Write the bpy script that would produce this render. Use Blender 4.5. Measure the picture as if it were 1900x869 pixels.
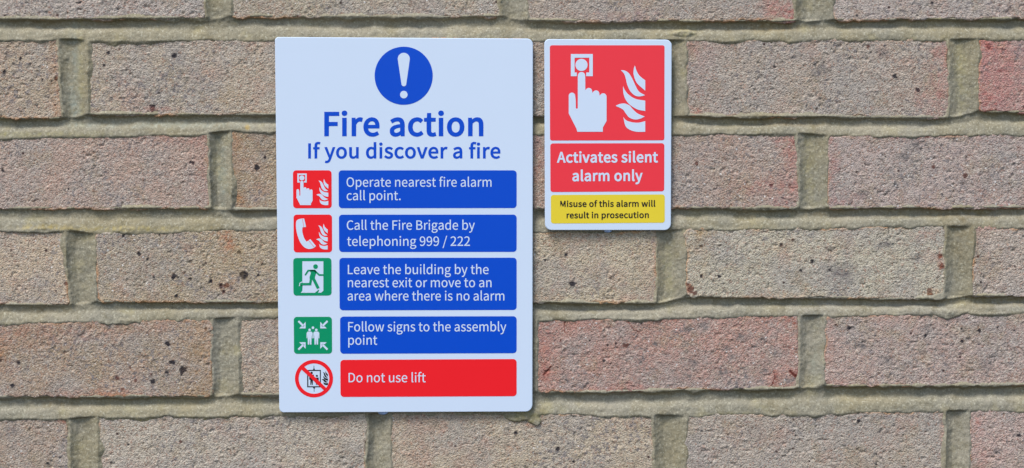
import bpy, math, random
import numpy as np
from mathutils import Vector, Matrix
from mathutils.geometry import tessellate_polygon

scene = bpy.context.scene
for o in list(bpy.data.objects):
    bpy.data.objects.remove(o)
COL = scene.collection
rad = math.radians

# ------------------------------------------------------------------ camera
Z0 = 1.5                      # height of the middle of the picture above the ground
DIST, FOCAL = 1.6, 72.0
PITCH, YAW, ROLL = rad(5.78), rad(2.64), rad(-0.08)
Fw = Vector((math.sin(YAW) * math.cos(PITCH), math.cos(YAW) * math.cos(PITCH), -math.sin(PITCH)))
_r = Fw.cross(Vector((0, 0, 1))).normalized()
_u = _r.cross(Fw)
Rt = _r * math.cos(ROLL) + _u * math.sin(ROLL)
Up = _u * math.cos(ROLL) - _r * math.sin(ROLL)
CAM = Vector((0, 0, Z0)) - Fw * DIST
cam_data = bpy.data.cameras.new('camera')
cam_data.sensor_width = 36.0
cam_data.lens = FOCAL
cam_data.clip_start = 0.05
cam_data.clip_end = 500
cam = bpy.data.objects.new('camera', cam_data)
COL.objects.link(cam)
cam.matrix_world = Matrix(((Rt.x, Up.x, -Fw.x, CAM.x), (Rt.y, Up.y, -Fw.y, CAM.y), (Rt.z, Up.z, -Fw.z, CAM.z), (0, 0, 0, 1)))
scene.camera = cam

# ------------------------------------------------------------------ daylight
SUN_EL, SUN_AZ = rad(58), rad(214)      # azimuth clockwise from +Y; the wall faces -Y
world = bpy.data.worlds.new('World')
scene.world = world
world.use_nodes = True
wn = world.node_tree
wn.nodes.clear()
sky = wn.nodes.new('ShaderNodeTexSky')
sky.sky_type = 'NISHITA'
sky.sun_disc = False
sky.sun_elevation = SUN_EL
sky.sun_rotation = SUN_AZ
sky.air_density = 1.0
sky.dust_density = 1.2
bg = wn.nodes.new('ShaderNodeBackground')
bg.inputs['Strength'].default_value = 0.08
wo = wn.nodes.new('ShaderNodeOutputWorld')
wn.links.new(sky.outputs[0], bg.inputs[0])
wn.links.new(bg.outputs[0], wo.inputs[0])
sd = bpy.data.lights.new('sun', 'SUN')
sd.energy = 1.5
sd.angle = rad(22)
sd.color = (1.0, 0.985, 0.96)
sun = bpy.data.objects.new('sun', sd)
COL.objects.link(sun)
sdir = Vector((math.sin(SUN_AZ) * math.cos(SUN_EL), math.cos(SUN_AZ) * math.cos(SUN_EL), math.sin(SUN_EL)))
sun.rotation_euler = sdir.to_track_quat('Z', 'Y').to_euler()
scene.view_settings.view_transform = 'Standard'
scene.view_settings.look = 'None'
scene.view_settings.exposure = 1.12
scene.view_settings.gamma = 1.0

# ------------------------------------------------------------------ helpers
K = 36.0 / FOCAL / 1900.0
nF, nR, nU, nC = (np.array(v) for v in (Fw, Rt, Up, CAM))


def PW(px, py, y=0.0):
    """photo pixel -> world x, z on the vertical plane at depth y (arrays allowed)."""
    px = np.asarray(px, float); py = np.asarray(py, float)
    d = nF + (px[..., None] - 950) * K * nR - (py[..., None] - 434.5) * K * nU
    t = (y - nC[1]) / d[..., 1]
    p = nC + t[..., None] * d
    return p[..., 0], p[..., 2]


def P1(px, py, y=0.0):
    x, z = PW(px, py, y)
    return float(x), float(z)


def lin(rgb):
    out = []
    for c in rgb:
        c = c / 255.0
        out.append(c / 12.92 if c <= 0.04045 else ((c + 0.055) / 1.055) ** 2.4)
    return tuple(out)


def h01(ix, iz, seed):
    n = (ix.astype(np.int64) * 374761393 + iz.astype(np.int64) * 668265263 + seed * 1274126177) & 0xFFFFFFFF
    n = ((n ^ (n >> 13)) * 1103515245) & 0xFFFFFFFF
    n = ((n ^ (n >> 16)) * 2246822519) & 0xFFFFFFFF
    n = n ^ (n >> 15)
    return (n & 0xFFFFFF) / float(0xFFFFFF)


def noise(X, Z, wl, seed):
    """smooth value noise in -1..1 with wavelength wl (metres)."""
    x = X / wl + 1000.0; z = Z / wl + 1000.0
    ix = np.floor(x); iz = np.floor(z)
    fx = x - ix; fz = z - iz
    fx = fx * fx * (3 - 2 * fx); fz = fz * fz * (3 - 2 * fz)
    a = h01(ix, iz, seed); b = h01(ix + 1, iz, seed)
    c = h01(ix, iz + 1, seed); d = h01(ix + 1, iz + 1, seed)
    return ((a * (1 - fx) + b * fx) * (1 - fz) + (c * (1 - fx) + d * fx) * fz) * 2 - 1


def sstep(a, b, x):
    t = np.clip((x - a) / (b - a), 0, 1)
    return t * t * (3 - 2 * t)


def axis(lo, hi, flo, fhi, fine, coarse):
    """grid coordinates lo..hi: fine steps inside flo..fhi, coarse outside."""
    out = []
    if lo < flo:
        a = min(flo, hi)
        out.append(np.linspace(lo, a, max(2, int((a - lo) / coarse) + 2))[:-1])
    a, b = max(lo, flo), min(hi, fhi)
    if b > a:
        out.append(np.linspace(a, b, max(2, int((b - a) / fine) + 2)))
    if hi > fhi:
        a = max(lo, fhi)
        out.append(np.linspace(a, hi, max(2, int((hi - a) / coarse) + 2))[(1 if b > max(lo, flo) else 0):])
    r = np.concatenate(out)
    if r[-1] < hi - 1e-9:
        r = np.append(r, hi)
    return r


def mesh_from(name, V, Q, mat, smooth=True):
    me = bpy.data.meshes.new(name)
    nv, nq = len(V), len(Q)
    me.vertices.add(nv)
    me.vertices.foreach_set('co', np.ascontiguousarray(V, dtype=np.float32).ravel())
    me.loops.add(nq * 4)
    me.loops.foreach_set('vertex_index', np.ascontiguousarray(Q, dtype=np.int32).ravel())
    me.polygons.add(nq)
    me.polygons.foreach_set('loop_start', np.arange(0, nq * 4, 4, dtype=np.int32))
    me.polygons.foreach_set('loop_total', np.full(nq, 4, dtype=np.int32))
    if smooth:
        me.polygons.foreach_set('use_smooth', np.ones(nq, dtype=bool))
    me.update(calc_edges=True)
    me.validate()
    me.materials.append(mat)
    return me


def link(name, me, parent=None, loc=(0, 0, 0)):
    o = bpy.data.objects.new(name, me)
    COL.objects.link(o)
    o.location = loc
    if parent:
        o.parent = parent
    return o


# ------------------------------------------------------------------ materials
def new_mat(name):
    m = bpy.data.materials.new(name)
    m.use_nodes = True
    nt = m.node_tree
    nt.nodes.clear()
    out = nt.nodes.new('ShaderNodeOutputMaterial')
    b = nt.nodes.new('ShaderNodeBsdfPrincipled')
    nt.links.new(b.outputs[0], out.inputs[0])
    return m, nt, b


def nd(nt, kind, **kw):
    n = nt.nodes.new(kind)
    for k, v in kw.items():
        setattr(n, k, v)
    return n


def mix(nt, fac, a, b, blend='MIX'):
    n = nt.nodes.new('ShaderNodeMix')
    n.data_type = 'RGBA'
    n.blend_type = blend
    for sock, v in ((0, fac), (6, a), (7, b)):
        if isinstance(v, bpy.types.NodeSocket):
            nt.links.new(v, n.inputs[sock])
        elif sock == 0:
            n.inputs[0].default_value = v
        else:
            n.inputs[sock].default_value = (*v, 1) if len(v) == 3 else v
    return n.outputs[2]


def ramp(nt, src, a, b, va=0.0, vb=1.0):
    n = nt.nodes.new('ShaderNodeMapRange')
    nt.links.new(src, n.inputs[0])
    n.inputs[1].default_value = a; n.inputs[2].default_value = b
    n.inputs[3].default_value = va; n.inputs[4].default_value = vb
    return n.outputs[0]


def tex(nt, vec, scale, detail=2.0, rough=0.5):
    n = nt.nodes.new('ShaderNodeTexNoise')
    n.inputs['Scale'].default_value = scale
    n.inputs['Detail'].default_value = detail
    n.inputs['Roughness'].default_value = rough
    nt.links.new(vec, n.inputs['Vector'])
    return n.outputs['Fac']


def brick_material():
    m, nt, b = new_mat('brick_clay')
    tc = nd(nt, 'ShaderNodeTexCoord')
    oi = nd(nt, 'ShaderNodeObjectInfo')
    sc = nd(nt, 'ShaderNodeVectorMath', operation='SCALE'); sc.inputs[3].default_value = 7.0
    cmb = nd(nt, 'ShaderNodeCombineXYZ')
    for i in range(3):
        nt.links.new(oi.outputs['Random'], cmb.inputs[i])
    nt.links.new(cmb.outputs[0], sc.inputs[0])
    add = nd(nt, 'ShaderNodeVectorMath', operation='ADD')
    nt.links.new(tc.outputs['Object'], add.inputs[0]); nt.links.new(sc.outputs[0], add.inputs[1])
    v = add.outputs[0]
    c = oi.outputs['Color']
    # broad drifts between the greyer, tanner and pinker clays
    c = mix(nt, ramp(nt, tex(nt, v, 26, 4, .65), .45, .60, 0, .60), c, lin((172, 164, 156)))
    c = mix(nt, ramp(nt, tex(nt, v, 34, 4, .65), .54, .68, 0, .45), c, lin((186, 144, 126)))
    c = mix(nt, ramp(nt, tex(nt, v, 48, 4, .65), .53, .66, 0, .45), c, lin((168, 148, 116)))
    # a sandy face: single grains lighter, greyer, redder and darker
    c = mix(nt, ramp(nt, tex(nt, v, 420, 3, .65), .52, .72, 0, .45), c, lin((216, 204, 188)))
    c = mix(nt, ramp(nt, tex(nt, v, 360, 3, .65), .56, .72, 0, .60), c, lin((124, 110, 100)))
    c = mix(nt, ramp(nt, tex(nt, v, 250, 3, .6), .60, .74, 0, .45), c, lin((158, 104, 84)))
    c = mix(nt, ramp(nt, tex(nt, v, 900, 1, .5), .56, .75, 0, .55), c, lin((112, 98, 88)))
    # every grain of sand a little lighter or darker than its neighbour
    vg = nd(nt, 'ShaderNodeTexVoronoi'); vg.inputs['Scale'].default_value = 820
    nt.links.new(v, vg.inputs['Vector'])
    sg = nd(nt, 'ShaderNodeSeparateColor'); nt.links.new(vg.outputs['Color'], sg.inputs[0])
    c = mix(nt, ramp(nt, sg.outputs[0], .74, .98, 0, .55), c, lin((116, 104, 94)))
    c = mix(nt, ramp(nt, sg.outputs[1], .70, .98, 0, .45), c, lin((222, 210, 192)))
    c = mix(nt, ramp(nt, sg.outputs[2], .86, .99, 0, .55), c, lin((166, 120, 98)))
    # clustered grey nodules and a few white glints painted into the colour
    md = nd(nt, 'ShaderNodeMath', operation='MULTIPLY')
    nod = ramp(nt, tex(nt, v, 300, 2, .55), .565, .64, 0, 1)
    nt.links.new(nod, md.inputs[0]); nt.links.new(ramp(nt, tex(nt, v, 20, 2, .5), .46, .60, .12, .78), md.inputs[1])
    c = mix(nt, md.outputs[0], c, lin((132, 124, 122)))
    vq = nd(nt, 'ShaderNodeTexVoronoi'); vq.inputs['Scale'].default_value = 330
    nt.links.new(v, vq.inputs['Vector'])
    sq = nd(nt, 'ShaderNodeSeparateColor'); nt.links.new(vq.outputs['Color'], sq.inputs[0])
    pq = nd(nt, 'ShaderNodeMath', operation='GREATER_THAN'); nt.links.new(sq.outputs[1], pq.inputs[0]); pq.inputs[1].default_value = .965
    mq = nd(nt, 'ShaderNodeMath', operation='MULTIPLY'); nt.links.new(pq.outputs[0], mq.inputs[0]); nt.links.new(ramp(nt, vq.outputs['Distance'], .16, .3, .8, 0), mq.inputs[1])
    c = mix(nt, mq.outputs[0], c, lin((232, 228, 222)))
    # small iron spots
    vo = nd(nt, 'ShaderNodeTexVoronoi'); vo.inputs['Scale'].default_value = 150
    nt.links.new(v, vo.inputs['Vector'])
    sp = nd(nt, 'ShaderNodeSeparateColor'); nt.links.new(vo.outputs['Color'], sp.inputs[0])
    pick = nd(nt, 'ShaderNodeMath', operation='GREATER_THAN'); nt.links.new(sp.outputs[0], pick.inputs[0]); pick.inputs[1].default_value = .955
    dot = ramp(nt, vo.outputs['Distance'], .10, .22, 1, 0)
    mu = nd(nt, 'ShaderNodeMath', operation='MULTIPLY'); nt.links.new(pick.outputs[0], mu.inputs[0]); nt.links.new(dot, mu.inputs[1])
    c = mix(nt, mu.outputs[0], c, lin((84, 66, 62)))
    # clay marks of their own shape (iron spots, red and ochre patches)
    at = nd(nt, 'ShaderNodeAttribute', attribute_name='clay_mark')
    c = mix(nt, at.outputs['Alpha'], c, at.outputs['Color'])
    nt.links.new(c, b.inputs['Base Color'])
    b.inputs['Roughness'].default_value = .93
    b.inputs['Specular IOR Level'].default_value = .25
    bump = nd(nt, 'ShaderNodeBump'); bump.inputs['Strength'].default_value = 1.0; bump.inputs['Distance'].default_value = .0011
    hs = nd(nt, 'ShaderNodeMath', operation='SUBTRACT')
    nt.links.new(tex(nt, v, 700, 3, .65), hs.inputs[0]); nt.links.new(ramp(nt, vg.outputs['Distance'], 0, .8, 0, .35), hs.inputs[1])
    nt.links.new(hs.outputs[0], bump.inputs['Height'])
    nt.links.new(bump.outputs[0], b.inputs['Normal'])
    return m


def mortar_material():
    m, nt, b = new_mat('lime_mortar')
    tc = nd(nt, 'ShaderNodeTexCoord')
    v = tc.outputs['Object']
    c = mix(nt, ramp(nt, tex(nt, v, 20, 3, .6), .40, .62), lin((146, 140, 122)), lin((155, 144, 116)))
    c = mix(nt, ramp(nt, tex(nt, v, 9, 3, .6), .45, .62, 0, .55), c, lin((166, 158, 142)))
    c = mix(nt, ramp(nt, tex(nt, v, 70, 5, .7), .52, .66, 0, .6), c, lin((128, 118, 92)))
    c = mix(nt, ramp(nt, tex(nt, v, 55, 3, .6), .56, .74, 0, .5), c, lin((176, 164, 122)))
    c = mix(nt, ramp(nt, tex(nt, v, 900, 2, .6), .52, .72, 0, .65), c, lin((104, 98, 78)))
    c = mix(nt, ramp(nt, tex(nt, v, 600, 2, .6), .54, .70, 0, .6), c, lin((198, 192, 168)))
    at = nd(nt, 'ShaderNodeAttribute', attribute_name='clay_mark')
    c = mix(nt, at.outputs['Alpha'], c, at.outputs['Color'])
    nt.links.new(c, b.inputs['Base Color'])
    b.inputs['Roughness'].default_value = .95
    b.inputs['Specular IOR Level'].default_value = .2
    bump = nd(nt, 'ShaderNodeBump'); bump.inputs['Strength'].default_value = .6; bump.inputs['Distance'].default_value = .0004
    nt.links.new(tex(nt, v, 1000, 3, .6), bump.inputs['Height'])
    nt.links.new(bump.outputs[0], b.inputs['Normal'])
    return m


def gloss_material(name, rgb, rough=.3, wear=.004, spec=.24):
    m, nt, b = new_mat(name)
    tc = nd(nt, 'ShaderNodeTexCoord')
    n = tex(nt, tc.outputs['Object'], 35, 4, .6)
    base = lin(rgb)
    c = mix(nt, ramp(nt, n, .35, .7), tuple(x * (1 - wear) for x in base), tuple(min(1, x * (1 + wear)) for x in base))
    nt.links.new(c, b.inputs['Base Color'])
    nt.links.new(ramp(nt, n, .3, .7, rough * .96, rough * 1.05), b.inputs['Roughness'])
    b.inputs['Specular IOR Level'].default_value = spec
    return m


M_BRICK = brick_material()
M_MORTAR = mortar_material()
M_BOARD = gloss_material('white_plastic', (215, 229, 247))
M_PRINTW = gloss_material('white_print', (215, 229, 247))
M_BLUE = gloss_material('blue_print', (2, 78, 204))
M_RED = gloss_material('red_print', (251, 34, 44))
M_RED2 = gloss_material('sheen_red_print', (248, 62, 74))  # paler red: a bright reflection on the panels is mixed into the colour
M_GREEN = gloss_material('green_print', (4, 150, 102))
M_YELLOW = gloss_material('yellow_print', (240, 214, 60))
M_BLACK = gloss_material('black_print', (34, 34, 40))
M_BLOB = gloss_material('clear_silicone', (170, 195, 235), rough=.15)

# ------------------------------------------------------------------ the brick wall
# one row per course, read off the wall: (xl_top, xl_bot, xr_top, xr_bot, ytop_l, ytop_r, ybot_l, ybot_r, clay colour)
ROWS = {
    0: [(-115, -114, 383, 383, -108, -106, 37, 36, (172, 162, 158)), (425, 427, 931, 930, -106, -106, 33, 33, (168, 158, 147)),
        (976, 978, 1479, 1477, -106, -104, 40, 41, (165, 153, 146)), (1545, 1546, 2042, 2040, -106, -106, 39, 36, (172, 162, 160))],
    1: [(-380, -378, 108, 118, 73, 71, 221, 221, (170, 156, 142)), (161, 163, 655, 655, 73, 72, 215, 214, (172, 160, 148)),
        (706, 706, 1216, 1216, 72, 73, 216, 217, (160, 146, 136)), (1273, 1273, 1761, 1761, 74, 72, 217, 220, (168, 157, 150)),
        (1816, 1815, 2310, 2310, 71, 71, 209, 210, (176, 140, 136))],
    2: [(-110, -110, 387, 393, 258, 246, 389, 389, (172, 152, 144)), (428, 429, 925, 925, 242, 243, 391, 390, (162, 147, 129)),
        (984, 984, 1481, 1483, 246, 246, 388, 388, (168, 150, 143)), (1536, 1535, 2035, 2033, 251, 248, 387, 388, (170, 156, 154))],
    3: [(-370, -370, 121, 130, 428, 426, 567, 568, (180, 165, 150)), (177, 178, 668, 668, 433, 418, 563, 562, (168, 154, 136)),
        (722, 722, 1219, 1219, 428, 429, 561, 564, (178, 167, 151)), (1271, 1272, 1755, 1753, 424, 419, 552, 556, (176, 170, 158)),
        (1806, 1803, 2300, 2300, 420, 420, 551, 551, (176, 163, 156))],
    4: [(-105, -105, 393, 395, 602, 591, 740, 737, (162, 144, 130)), (441, 442, 938, 938, 588, 588, 735, 735, (173, 158, 144)),
        (995, 996, 1483, 1482, 592, 585, 730, 723, (172, 140, 134)), (1531, 1528, 2030, 2030, 584, 577, 718, 717, (172, 153, 149))],
    5: [(-372, -372, 127, 134, 777, 776, 915, 915, (164, 150, 141)), (180, 180, 681, 681, 772, 767, 912, 912, (176, 167, 158)),
        (724, 725, 1213, 1217, 766, 769, 910, 908, (177, 165, 151)), (1273, 1272, 1756, 1755, 770, 761, 904, 902, (170, 160, 153)),
        (1799, 1797, 2292, 2292, 760, 760, 900, 900, (178, 157, 153))],
}


def shifted(row, dy, seed):
    rng = random.Random(seed)
    out = []
    for b in row:
        j = rng.uniform(-5, 5)
        col = tuple(max(0, min(255, c + rng.uniform(-6, 6))) for c in b[8])
        out.append(tuple(v + j for v in b[:4]) + tuple(v + dy for v in b[4:8]) + (col,))
    rng.shuffle(out[0:0])
    return out


ROWS[-1] = shifted(ROWS[1], -357, 1)
ROWS[-2] = shifted(ROWS[2], -705, 2)
ROWS[6] = shifted(ROWS[4], 343, 3)
ROWS[7] = shifted(ROWS[3], 683, 4)
for k, row in ROWS.items():                       # carry each course on past both sides of the picture
    rng = random.Random(50 + k)
    for side in (-1, 1):
        for n in range(2):
            e = row[0] if side < 0 else row[-1]
            src = row[rng.randrange(1, len(row) - 1)]
            gap, ln = rng.uniform(48, 58), rng.uniform(485, 500)
            x1 = e[0] - gap if side < 0 else e[2] + gap + ln
            yt, yb = (e[4], e[6]) if side < 0 else (e[5], e[7])
            nb = (x1 - ln, x1 - ln, x1, x1, yt, yt, yb, yb, src[8])
            row.insert(0, nb) if side < 0 else row.append(nb)
ORDER = sorted(ROWS)

BR = {}
for k in ORDER:
    out = []
    for b in ROWS[k]:
        mean = (171, 155, 146)
        b = b[:8] + (tuple(m + (c - m) * 1.15 for c, m in zip(b[8], mean)),)
        tl, tr = P1(b[0], b[4]), P1(b[2], b[5])
        bl, br = P1(b[1], b[6]), P1(b[3], b[7])
        out.append((tl, tr, bl, br, b[8]))
    BR[k] = out


def curve_of(k, top):
    xs, zs = [], []
    for tl, tr, bl, br, _ in BR[k]:
        a, b = (tl, tr) if top else (bl, br)
        xs += [a[0], b[0]]; zs += [a[1], b[1]]
    return np.array(xs), np.array(zs)


FX0, FX1, FZ0, FZ1 = -0.415, 0.415, Z0 - 0.195, Z0 + 0.195        # the well seen part of the wall
WX0 = min(BR[k][0][0][0] for k in ORDER) - .0; WX1 = max(BR[k][-1][1][0] for k in ORDER)
WX0 = max(BR[k][0][0][0] for k in ORDER) - .02; WX1 = min(BR[k][-1][1][0] for k in ORDER) + .02

# clay marks: (px, py, rx, ry, rgb, strength, ragged)
DK, DR, RD, OG, GY, PK, OC = (52, 48, 52), (92, 44, 34), (158, 84, 70), (186, 118, 66), (124, 116, 112), (186, 122, 112), (188, 152, 92)
MARKS = []
for x, y, r in ((201, 98, 3.2), (323, 105, 4.5), (193, 122, 2.5), (283, 201, 6.5), (295, 173, 2.4), (102, 146, 4.6), (8, 135, 4.2), (37, 109, 2.4),
                (78, 149, 2.2), (102, 195, 2.2), (68, 197, 1.8), (421, 132, 2.4), (148, 5, 2.6), (353, 302, 2.8), (358, 304, 3.4), (127, 351, 2),
                (476, 312, 5.5), (492, 293, 3.4), (5, 317, 2.2), (229, 438, 3.2), (296, 435, 2), (323, 514, 6.4), (352, 518, 3.2), (273, 481, 2.7),
                (258, 471, 3.4), (286, 515, 2.4), (391, 522, 3.2), (408, 531, 4.4), (413, 542, 4.2), (452, 512, 8.6), (479, 512, 3.2), (327, 550, 2.7),
                (443, 468, 3.2), (312, 639, 5.4), (319, 673, 4.3), (309, 691, 3.2), (339, 688, 7), (282, 709, 6), (24, 715, 4.3), (33, 674, 3.2),
                (1, 670, 3.4), (382, 610, 2.6), (237, 825, 2.6), (87, 861, 2.6), (205, 859, 2.2), (957, 804, 2.8), (1035, 834, 4.4), (1065, 858, 2.8),
                (1660, 142, 4.6), (1703, 167, 3.4), (1737, 165, 2.4), (1438, 125, 2.4), (1781, 168, 3.0), (1835, 86, 4.2), (1730, 4, 3.4), (1590, 29, 2.8),
                (1431, 345, 3.2), (1396, 160, 1.9), (1507, 486, 3.7), (1486, 503, 3.4), (1540, 502, 3.2), (1063, 526, 5.6), (1050, 473, 2.8),
                (1011, 482, 2.4), (1334, 513, 3.2), (1342, 527, 2.2), (1301, 513, 2.8), (1450, 455, 3.2), (1821, 524, 2.3), (1577, 609, 4.2),
                (1718, 623, 3), (1784, 610, 2.6), (1817, 614, 4.2), (1882, 614, 2.3), (1852, 608, 1.8), (1121, 670, 2.2), (1095, 633, 1.8),
                (1473, 802, 4), (1476, 808, 3), (1594, 782, 3.2), (1626, 843, 2.2), (1891, 809, 3.4), (1626, 862, 2.6), (1301, 457, 3.2), (1785, 634, 3)):
    MARKS.append((x, y, r, r, DK, .97, .35))
for x, y, r in ((120, 482, 4.6), (123, 526, 4.2), (217, 702, 4.6), (252, 706, 3), (228, 722, 3), (280, 694, 3), (242, 682, 2.4), (335, 820, 4), (1162, 641, 4.6),
                (1612, 86, 3.4), (1719, 254, 3.4), (1732, 310, 4), (1790, 327, 4.2), (1745, 475, 4.4), (1748, 493, 4.6), (1724, 541, 6), (1731, 548, 4.4),
                (1855, 132, 3.4), (1815, 476, 2.4), (1283, 538, 5.6), (1276, 528, 4), (1290, 544, 4), (1040, 633, 2), (421, 530, 5), (1292, 304, 3.2)):
    MARKS.append((x, y, r, r, DR, .8, .5))
for x, y, r in ((1220, 640, 7), (1349, 648, 7), (1376, 627, 9), (1278, 612, 8), (1307, 606, 8), (1190, 671, 9), (1289, 673, 10), (1241, 659, 6),
                (1358, 664, 7), (1210, 690, 7), (1275, 700, 8), (1415, 630, 6), (1050, 700, 6), (1340, 690, 9), (1420, 690, 6), (1077, 626, 5), (1443, 656, 6),
                (186, 285, 5), (1520, 130, 14), (1640, 100, 9), (1480, 105, 9), (1680, 290, 12), (1785, 342, 8), (1700, 270, 10), (1600, 360, 9),
                (1560, 505, 22), (1700, 480, 10), (1640, 455, 9), (1720, 610, 9), (1600, 640, 9), (1650, 670, 8), (1830, 680, 12), (1850, 660, 9),
                (1400, 800, 12), (1640, 805, 8), (1850, 838, 7), (20, 800, 9), (205, 60, 5), (195, 5, 6), (110, 95, 4), (18, 100, 7)):
    MARKS.append((x, y, r * 1.15, r * .75, GY, 1.15, .65))
for x, y, rx, ry, c, s in ((1455, 20, 34, 26, PK, .75), (1470, 30, 12, 14, (176, 78, 72), .7), (1750, 120, 20, 50, PK, .65), (1738, 190, 34, 28, PK, .5),
                           (1850, 140, 50, 75, (184, 120, 116), .55), (1830, 190, 20, 18, (178, 88, 80), .6), (1830, 85, 30, 12, (186, 106, 92), .6),
                           (1475, 260, 36, 20, PK, .65), (1470, 300, 14, 60, PK, .5), (1430, 345, 40, 15, (190, 104, 94), .5), (1450, 380, 20, 14, PK, .6),
                           (1545, 300, 12, 50, PK, .5), (1560, 375, 40, 14, PK, .5), (1870, 382, 16, 6, (184, 84, 72), .7), (1690, 252, 60, 7, PK, .55),
                           (997, 280, 14, 38, (176, 108, 96), .6), (998, 340, 12, 30, OG, .3), (350, 255, 70, 12, (186, 122, 104), .5), (220, 250, 60, 7, (184, 118, 98), .5),
                           (380, 300, 18, 60, (180, 130, 118), .45), (420, 440, 10, 24, (190, 108, 74), .6), (428, 455, 7, 9, (178, 84, 52), .7),
                           (60, 72, 50, 6, OG, .5), (100, 110, 9, 60, OG, .35), (110, 190, 12, 32, OG, .35), (290, 203, 32, 4, (188, 128, 112), .6),
                           (440, 320, 14, 70, (158, 128, 88), .45), (445, 372, 9, 12, OG, .65), (432, 260, 9, 16, OG, .4), (470, 270, 40, 25, (140, 110, 84), .45),
                           (5, 650, 10, 30, OG, .55), (30, 620, 50, 20, (182, 118, 88), .45), (100, 620, 80, 24, (160, 116, 100), .35), (200, 610, 60, 18, (186, 130, 106), .4),
                           (370, 690, 22, 50, (170, 132, 86), .55), (385, 620, 12, 40, (190, 146, 106), .5), (200, 730, 70, 7, (190, 112, 82), .55), (115, 738, 30, 4, RD, .4),
                           (340, 593, 50, 4, OG, .7), (457, 590, 14, 4, OG, .6), (127, 520, 4, 40, OG, .5), (178, 510, 3, 50, OG, .5), (440, 470, 18, 50, (176, 146, 100), .4),
                           (415, 532, 16, 12, (176, 112, 80), .4), (108, 428, 12, 4, OG, .6), (117, 781, 7, 5, (182, 92, 58), .75), (434, 772, 8, 3, (196, 120, 70), .8),
                           (1040, 600, 50, 14, (188, 112, 92), .55), (1230, 590, 60, 7, (194, 106, 78), .6), (1440, 592, 30, 12, (190, 100, 74), .6),
                           (1010, 640, 16, 60, (190, 116, 100), .5), (1012, 695, 10, 12, RD, .6), (1150, 722, 60, 8, (188, 112, 98), .55), (1330, 728, 18, 4, (176, 78, 56), .7),
                           (1470, 600, 12, 9, (188, 90, 62), .6), (1476, 692, 10, 7, (150, 58, 44), .8), (1440, 700, 4, 14, (156, 70, 56), .7),
                           (1745, 484, 4, 18, (176, 92, 60), .5), (1757, 484, 4, 6, (212, 150, 60), .85), (1735, 545, 12, 6, (200, 150, 104), .6),
                           (1300, 430, 30, 8, (196, 168, 116), .5), (1450, 455, 30, 12, (186, 140, 96), .35), (1715, 438, 14, 7, (196, 138, 120), .6),
                           (1450, 548, 60, 5, (200, 164, 128), .5), (1300, 455, 18, 34, (190, 154, 104), .35), (1275, 540, 8, 8, (186, 104, 70), .5),
                           (1835, 424, 30, 4, (196, 130, 116), .5), (1540, 640, 10, 50, (190, 130, 112), .45), (1640, 590, 40, 10, (196, 142, 120), .4),
                           (1560, 710, 30, 6, (194, 132, 116), .5), (1770, 587, 18, 8, (200, 124, 108), .55), (1215, 480, 6, 60, (196, 138, 112), .45),
                           (1200, 500, 12, 40, (190, 150, 130), .35), (1812, 790, 12, 24, (194, 126, 112), .5), (1820, 860, 14, 24, (196, 134, 122), .5),
                           (1750, 800, 6, 40, (194, 136, 110), .5), (1500, 765, 90, 3, (204, 144, 104), .6), (1212, 782, 5, 30, (190, 118, 92), .45),
                           (990, 790, 18, 4, (200, 140, 108), .6), (870, 778, 60, 6, (196, 152, 120), .4), (820, 790, 8, 16, (188, 128, 106), .35),
                           (1290, 86, 14, 14, (194, 134, 118), .5), (1292, 205, 8, 6, (196, 96, 70), .7), (1300, 150, 30, 60, (184, 146, 136), .35),
                           (1060, 450, 40, 10, (190, 140, 110), .35), (1000, 555, 40, 6, (200, 164, 126), .5), (1180, 555, 34, 6, (198, 150, 124), .5),
                           (480, 75, 30, 12, (184, 130, 112), .4), (415, 180, 30, 14, (190, 158, 116), .35), (400, 40, 14, 4, OG, .3), (355, 36, 10, 6, OG, .4),
                           (1150, 30, 60, 8, (186, 130, 120), .3), (550, 10, 60, 20, (176, 164, 132), .4)):
    MARKS.append((x, y, rx, ry, c, s, .9))
def crack(pts, w=1.3, c=(104, 52, 42), s=.85):
    for (x0, y0), (x1, y1) in zip(pts, pts[1:]):
        n = max(2, int(math.hypot(x1 - x0, y1 - y0) / 1.6))
        for i in range(n):
            t = i / n
            MARKS.append((x0 + (x1 - x0) * t, y0 + (y1 - y0) * t, w, w, c, s, .3))


crack([(1049, 594), (1047, 606), (1048, 618)])
crack([(1450, 642), (1462, 645), (1480, 648)])
crack([(1436, 690), (1438, 700), (1434, 712), (1430, 722)])
crack([(1466, 690), (1474, 696), (1481, 701)], 2.4)
crack([(1008, 696), (1014, 690), (1022, 680)], 2.0)
crack([(1648, 416), (1649, 434)], 1.2, (92, 86, 78))
crack([(1162, 590), (1176, 612), (1188, 618)], 1.2)
crack([(1104, 740), (1108, 768)], 1.2, (120, 100, 80), .5)
crack([(60, 374), (68, 370), (74, 372)], 1.8, (96, 78, 70), .7)
MM = []
for x, y, rx, ry, c, s, rg in MARKS:
    X, Z = P1(x, y)
    MM.append((X, Z, rx * .00042, ry * .00042, lin(c), s, rg))
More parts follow.
